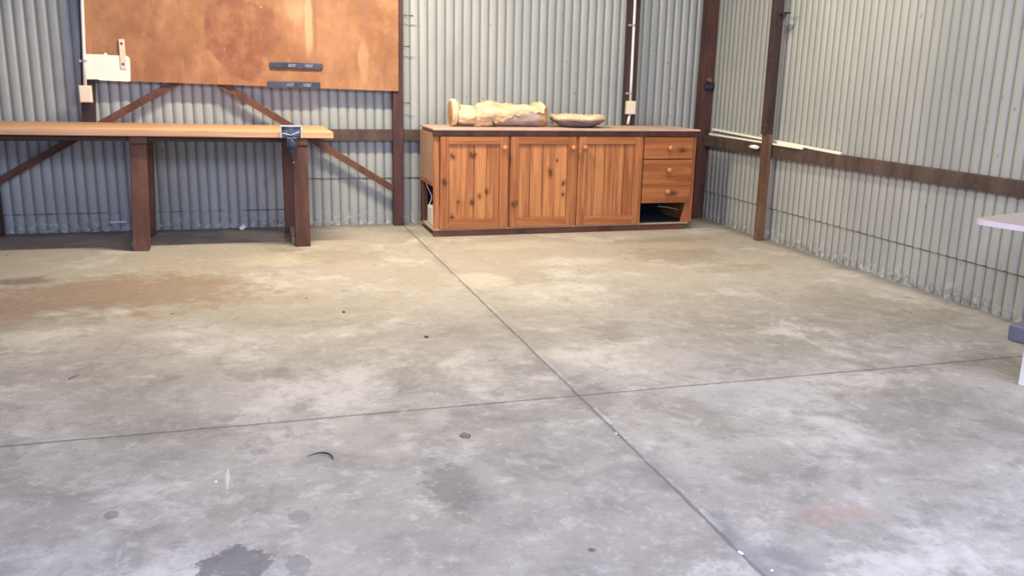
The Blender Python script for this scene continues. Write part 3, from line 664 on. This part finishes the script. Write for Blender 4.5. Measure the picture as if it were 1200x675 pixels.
for v in bm.verts: 
    d = 1 + .5 * mnoise.noise(v.co * 2); v.co = Vector((rx(6.42, .072) + v.co.x * .012 * d, 6.42 + v.co.y * .07 * d, .748 + v.co.z * .016 * d - .00 * v.co.y))
tag(obj('cloth_scrap', bm, M['paper'], smooth=True), 'crumpled white scrap stuck on the rail left of the brown post', 'scrap')

# ------------------------------------------------------------------ table at the right edge
t = thing('side_table', 'pale-edged table cut off by the right edge of the photo', 'table', (3.45, 2.95, 0))
e1 = Vector((.27, -.96, 0)).normalized(); e2 = Vector((.96, .27, 0)).normalized(); C0 = Vector((3.02, 3.03, 0))
def tpt(a, b_, z, c=None): p = (c or C0) + e1 * a + e2 * b_; return Vector((p.x, p.y, z))
def slab(L, Wd, r, z0, z1, inset=0):
    bm = bmesh.new(); loop = []
    for (a, b_, s) in ((0, 0, PI), (L, 0, -PI / 2), (L, Wd, 0), (0, Wd, PI / 2)):
        ca = a + (r if a == 0 else -r); cb = b_ + (r if b_ == 0 else -r)
        for k in range(9): an = s + k * PI / 16; loop.append((ca + (r - inset) * math.cos(an), cb + (r - inset) * math.sin(an)))
    lo = [bm.verts.new(tpt(a, b_, z0)) for a, b_ in loop]; hi = [bm.verts.new(tpt(a, b_, z1)) for a, b_ in loop]
    bm.faces.new(lo[::-1]); bm.faces.new(hi)
    for i in range(len(loop)): j = (i + 1) % len(loop); bm.faces.new((lo[i], lo[j], hi[j], hi[i]))
    bmesh.ops.recalc_face_normals(bm, faces=bm.faces); return bm
obj('tabletop', slab(.62, .66, .06, .686, .713, .003), M['tabletop'], t)
obj('edge_band', slab(.62, .66, .06, .688, .7115), M['tableedge'], t)['label'] = 'pale pinkish edge of the tabletop'
LEGS = [(3.46, 2.76), (3.50, 2.52), (3.75, 3.09), (3.82, 2.74)]
for (x, y) in LEGS:
    bm = B(); box(bm, x - .016, x + .016, y - .016, y + .016, 0, .687, .006, seg=3); obj('leg', bm, M['tableleg'], t)
t = thing('low_stool', 'low slate-grey stool on white legs below the table at the right edge', 'stool', (3.24, 2.82, 0))
m_st = Matrix(((e1.x, e2.x, 0, 3.10), (e1.y, e2.y, 0, 2.83), (0, 0, 1, 0), (0, 0, 0, 1)))
bm = B(); box(bm, 0, .24, 0, .28, .205, .285, .02, mat=m_st, seg=3); obj('seat', bm, M['grey'], t)
for (a, b_) in ((.055, .10), (.20, .10), (.055, .24), (.20, .24)):
    bm = B(); box(bm, a - .016, a + .016, b_ - .016, b_ + .016, 0, .206, .006, mat=m_st, seg=3); obj('leg', bm, M['tableleg'], t)

# ------------------------------------------------------------------ litter
def flat(name, label, cat, mat, x, y, rx_, ry_, h, seed, z=.0005, rot=0):
    random.seed(seed); bm = bmesh.new(); n = 9; lo, hi = [], []
    for k in range(n):
        a = 2 * PI * k / n; r = random.uniform(.75, 1.15); px, py = rx_ * r * math.cos(a), ry_ * r * math.sin(a)
        px, py = px * math.cos(rot) - py * math.sin(rot), px * math.sin(rot) + py * math.cos(rot)
        lo.append(bm.verts.new((x + px, y + py, z))); hi.append(bm.verts.new((x + px * .85, y + py * .85, z + h * random.uniform(.6, 1))))
    bm.faces.new(lo[::-1]); bm.faces.new(hi)
    for i in range(n): j = (i + 1) % n; bm.faces.new((lo[i], lo[j], hi[j], hi[i]))
    bmesh.ops.recalc_face_normals(bm, faces=bm.faces); return tag(obj(name, bm, mat), label, cat)
bm = B(); beam(bm, (-1.095, 7.465, .078), (-.975, 7.465, .080), .014, .004, (0, 1, .2), .001)  # thin white bar against the wall foot
tag(obj('white_strip', bm, M['paper']), 'thin white strip against the wall foot left of the bench leg', 'strip')
bm = B(); beam(bm, (-.105, 7.40, .004), (-.07, 7.42, .03), .035, .004, (0, -1, .6), .001)  # small tilted white piece at the wall foot
tag(obj('white_scrap', bm, M['paper']), 'small white scrap at the wall foot under the bench', 'scrap')
bm = B(); pts = [(.137, 2.806, .004), (.155, 2.812, .006), (.175, 2.818, .007), (.195, 2.815, .007), (.210, 2.803, .006), (.219, 2.782, .006), (.222, 2.762, .004)]
tube(bm, pts, [.0008, .0014, .0022, .003, .003, .0026, .001], 8); tag(obj('rubber_offcut', bm, M['black'], smooth=True), 'dark curved offcut lying on the concrete in front of the saw cut', 'offcut')
flat('floor_chip', 'grey-brown chip on the concrete below the left side of the joint crossing', 'chip', M['chip'], .70, 2.853, .020, .022, .008, 2)
flat('paper_fleck', 'white fleck in the saw cut near the bottom edge', 'fleck', M['paper'], 1.252, 1.887, .005, .011, .003, 3, rot=.4)
flat('paper_fleck', 'tiny white fleck at the bottom edge right of the saw cut', 'fleck', M['paper'], 1.287, 1.785, .004, .004, .003, 4)
flat('paper_fleck', 'white fleck beside the pale scratch on the left concrete', 'fleck', M['paper'], -.153, 2.688, .004, .006, .003, 5)
flat('paper_fleck', 'white fleck in the saw cut just below the joint crossing', 'fleck', M['paper'], 1.246, 2.74, .004, .007, .003, 6)
flat('dark_chip', 'small black chip on the concrete in the middle of the floor', 'chip', M['black'], .452, 4.646, .009, .02, .005, 8)
flat('dark_chip', 'small black chip left of the long saw cut', 'chip', M['black'], .802, 4.092, .012, .016, .005, 9)
flat('wood_splinter', 'thin dark splinter on the left side of the floor', 'splinter', M['chip'], -.757, 3.846, .010, .028, .005, 10, rot=-.5)

GROUPS = {'wall_post': 'posts of the shed frame', 'wall_rail': 'horizontal rails of the shed frame', 'diagonal_brace': 'diagonal braces behind the bench', 'tool_rail': 'tool rails on the brown board',
          'conduit_pipe': 'white conduits on the posts', 'switch_box': 'switch boxes on the posts', 'trim_strip': 'cream strips on the right rail', 'paper_fleck': 'white flecks on the floor', 'dark_chip': 'black chips on the floor'}
for o in C.objects:
    k = o.name.split('.')[0]
    if o.parent is None and k in GROUPS: o['group'] = GROUPS[k]
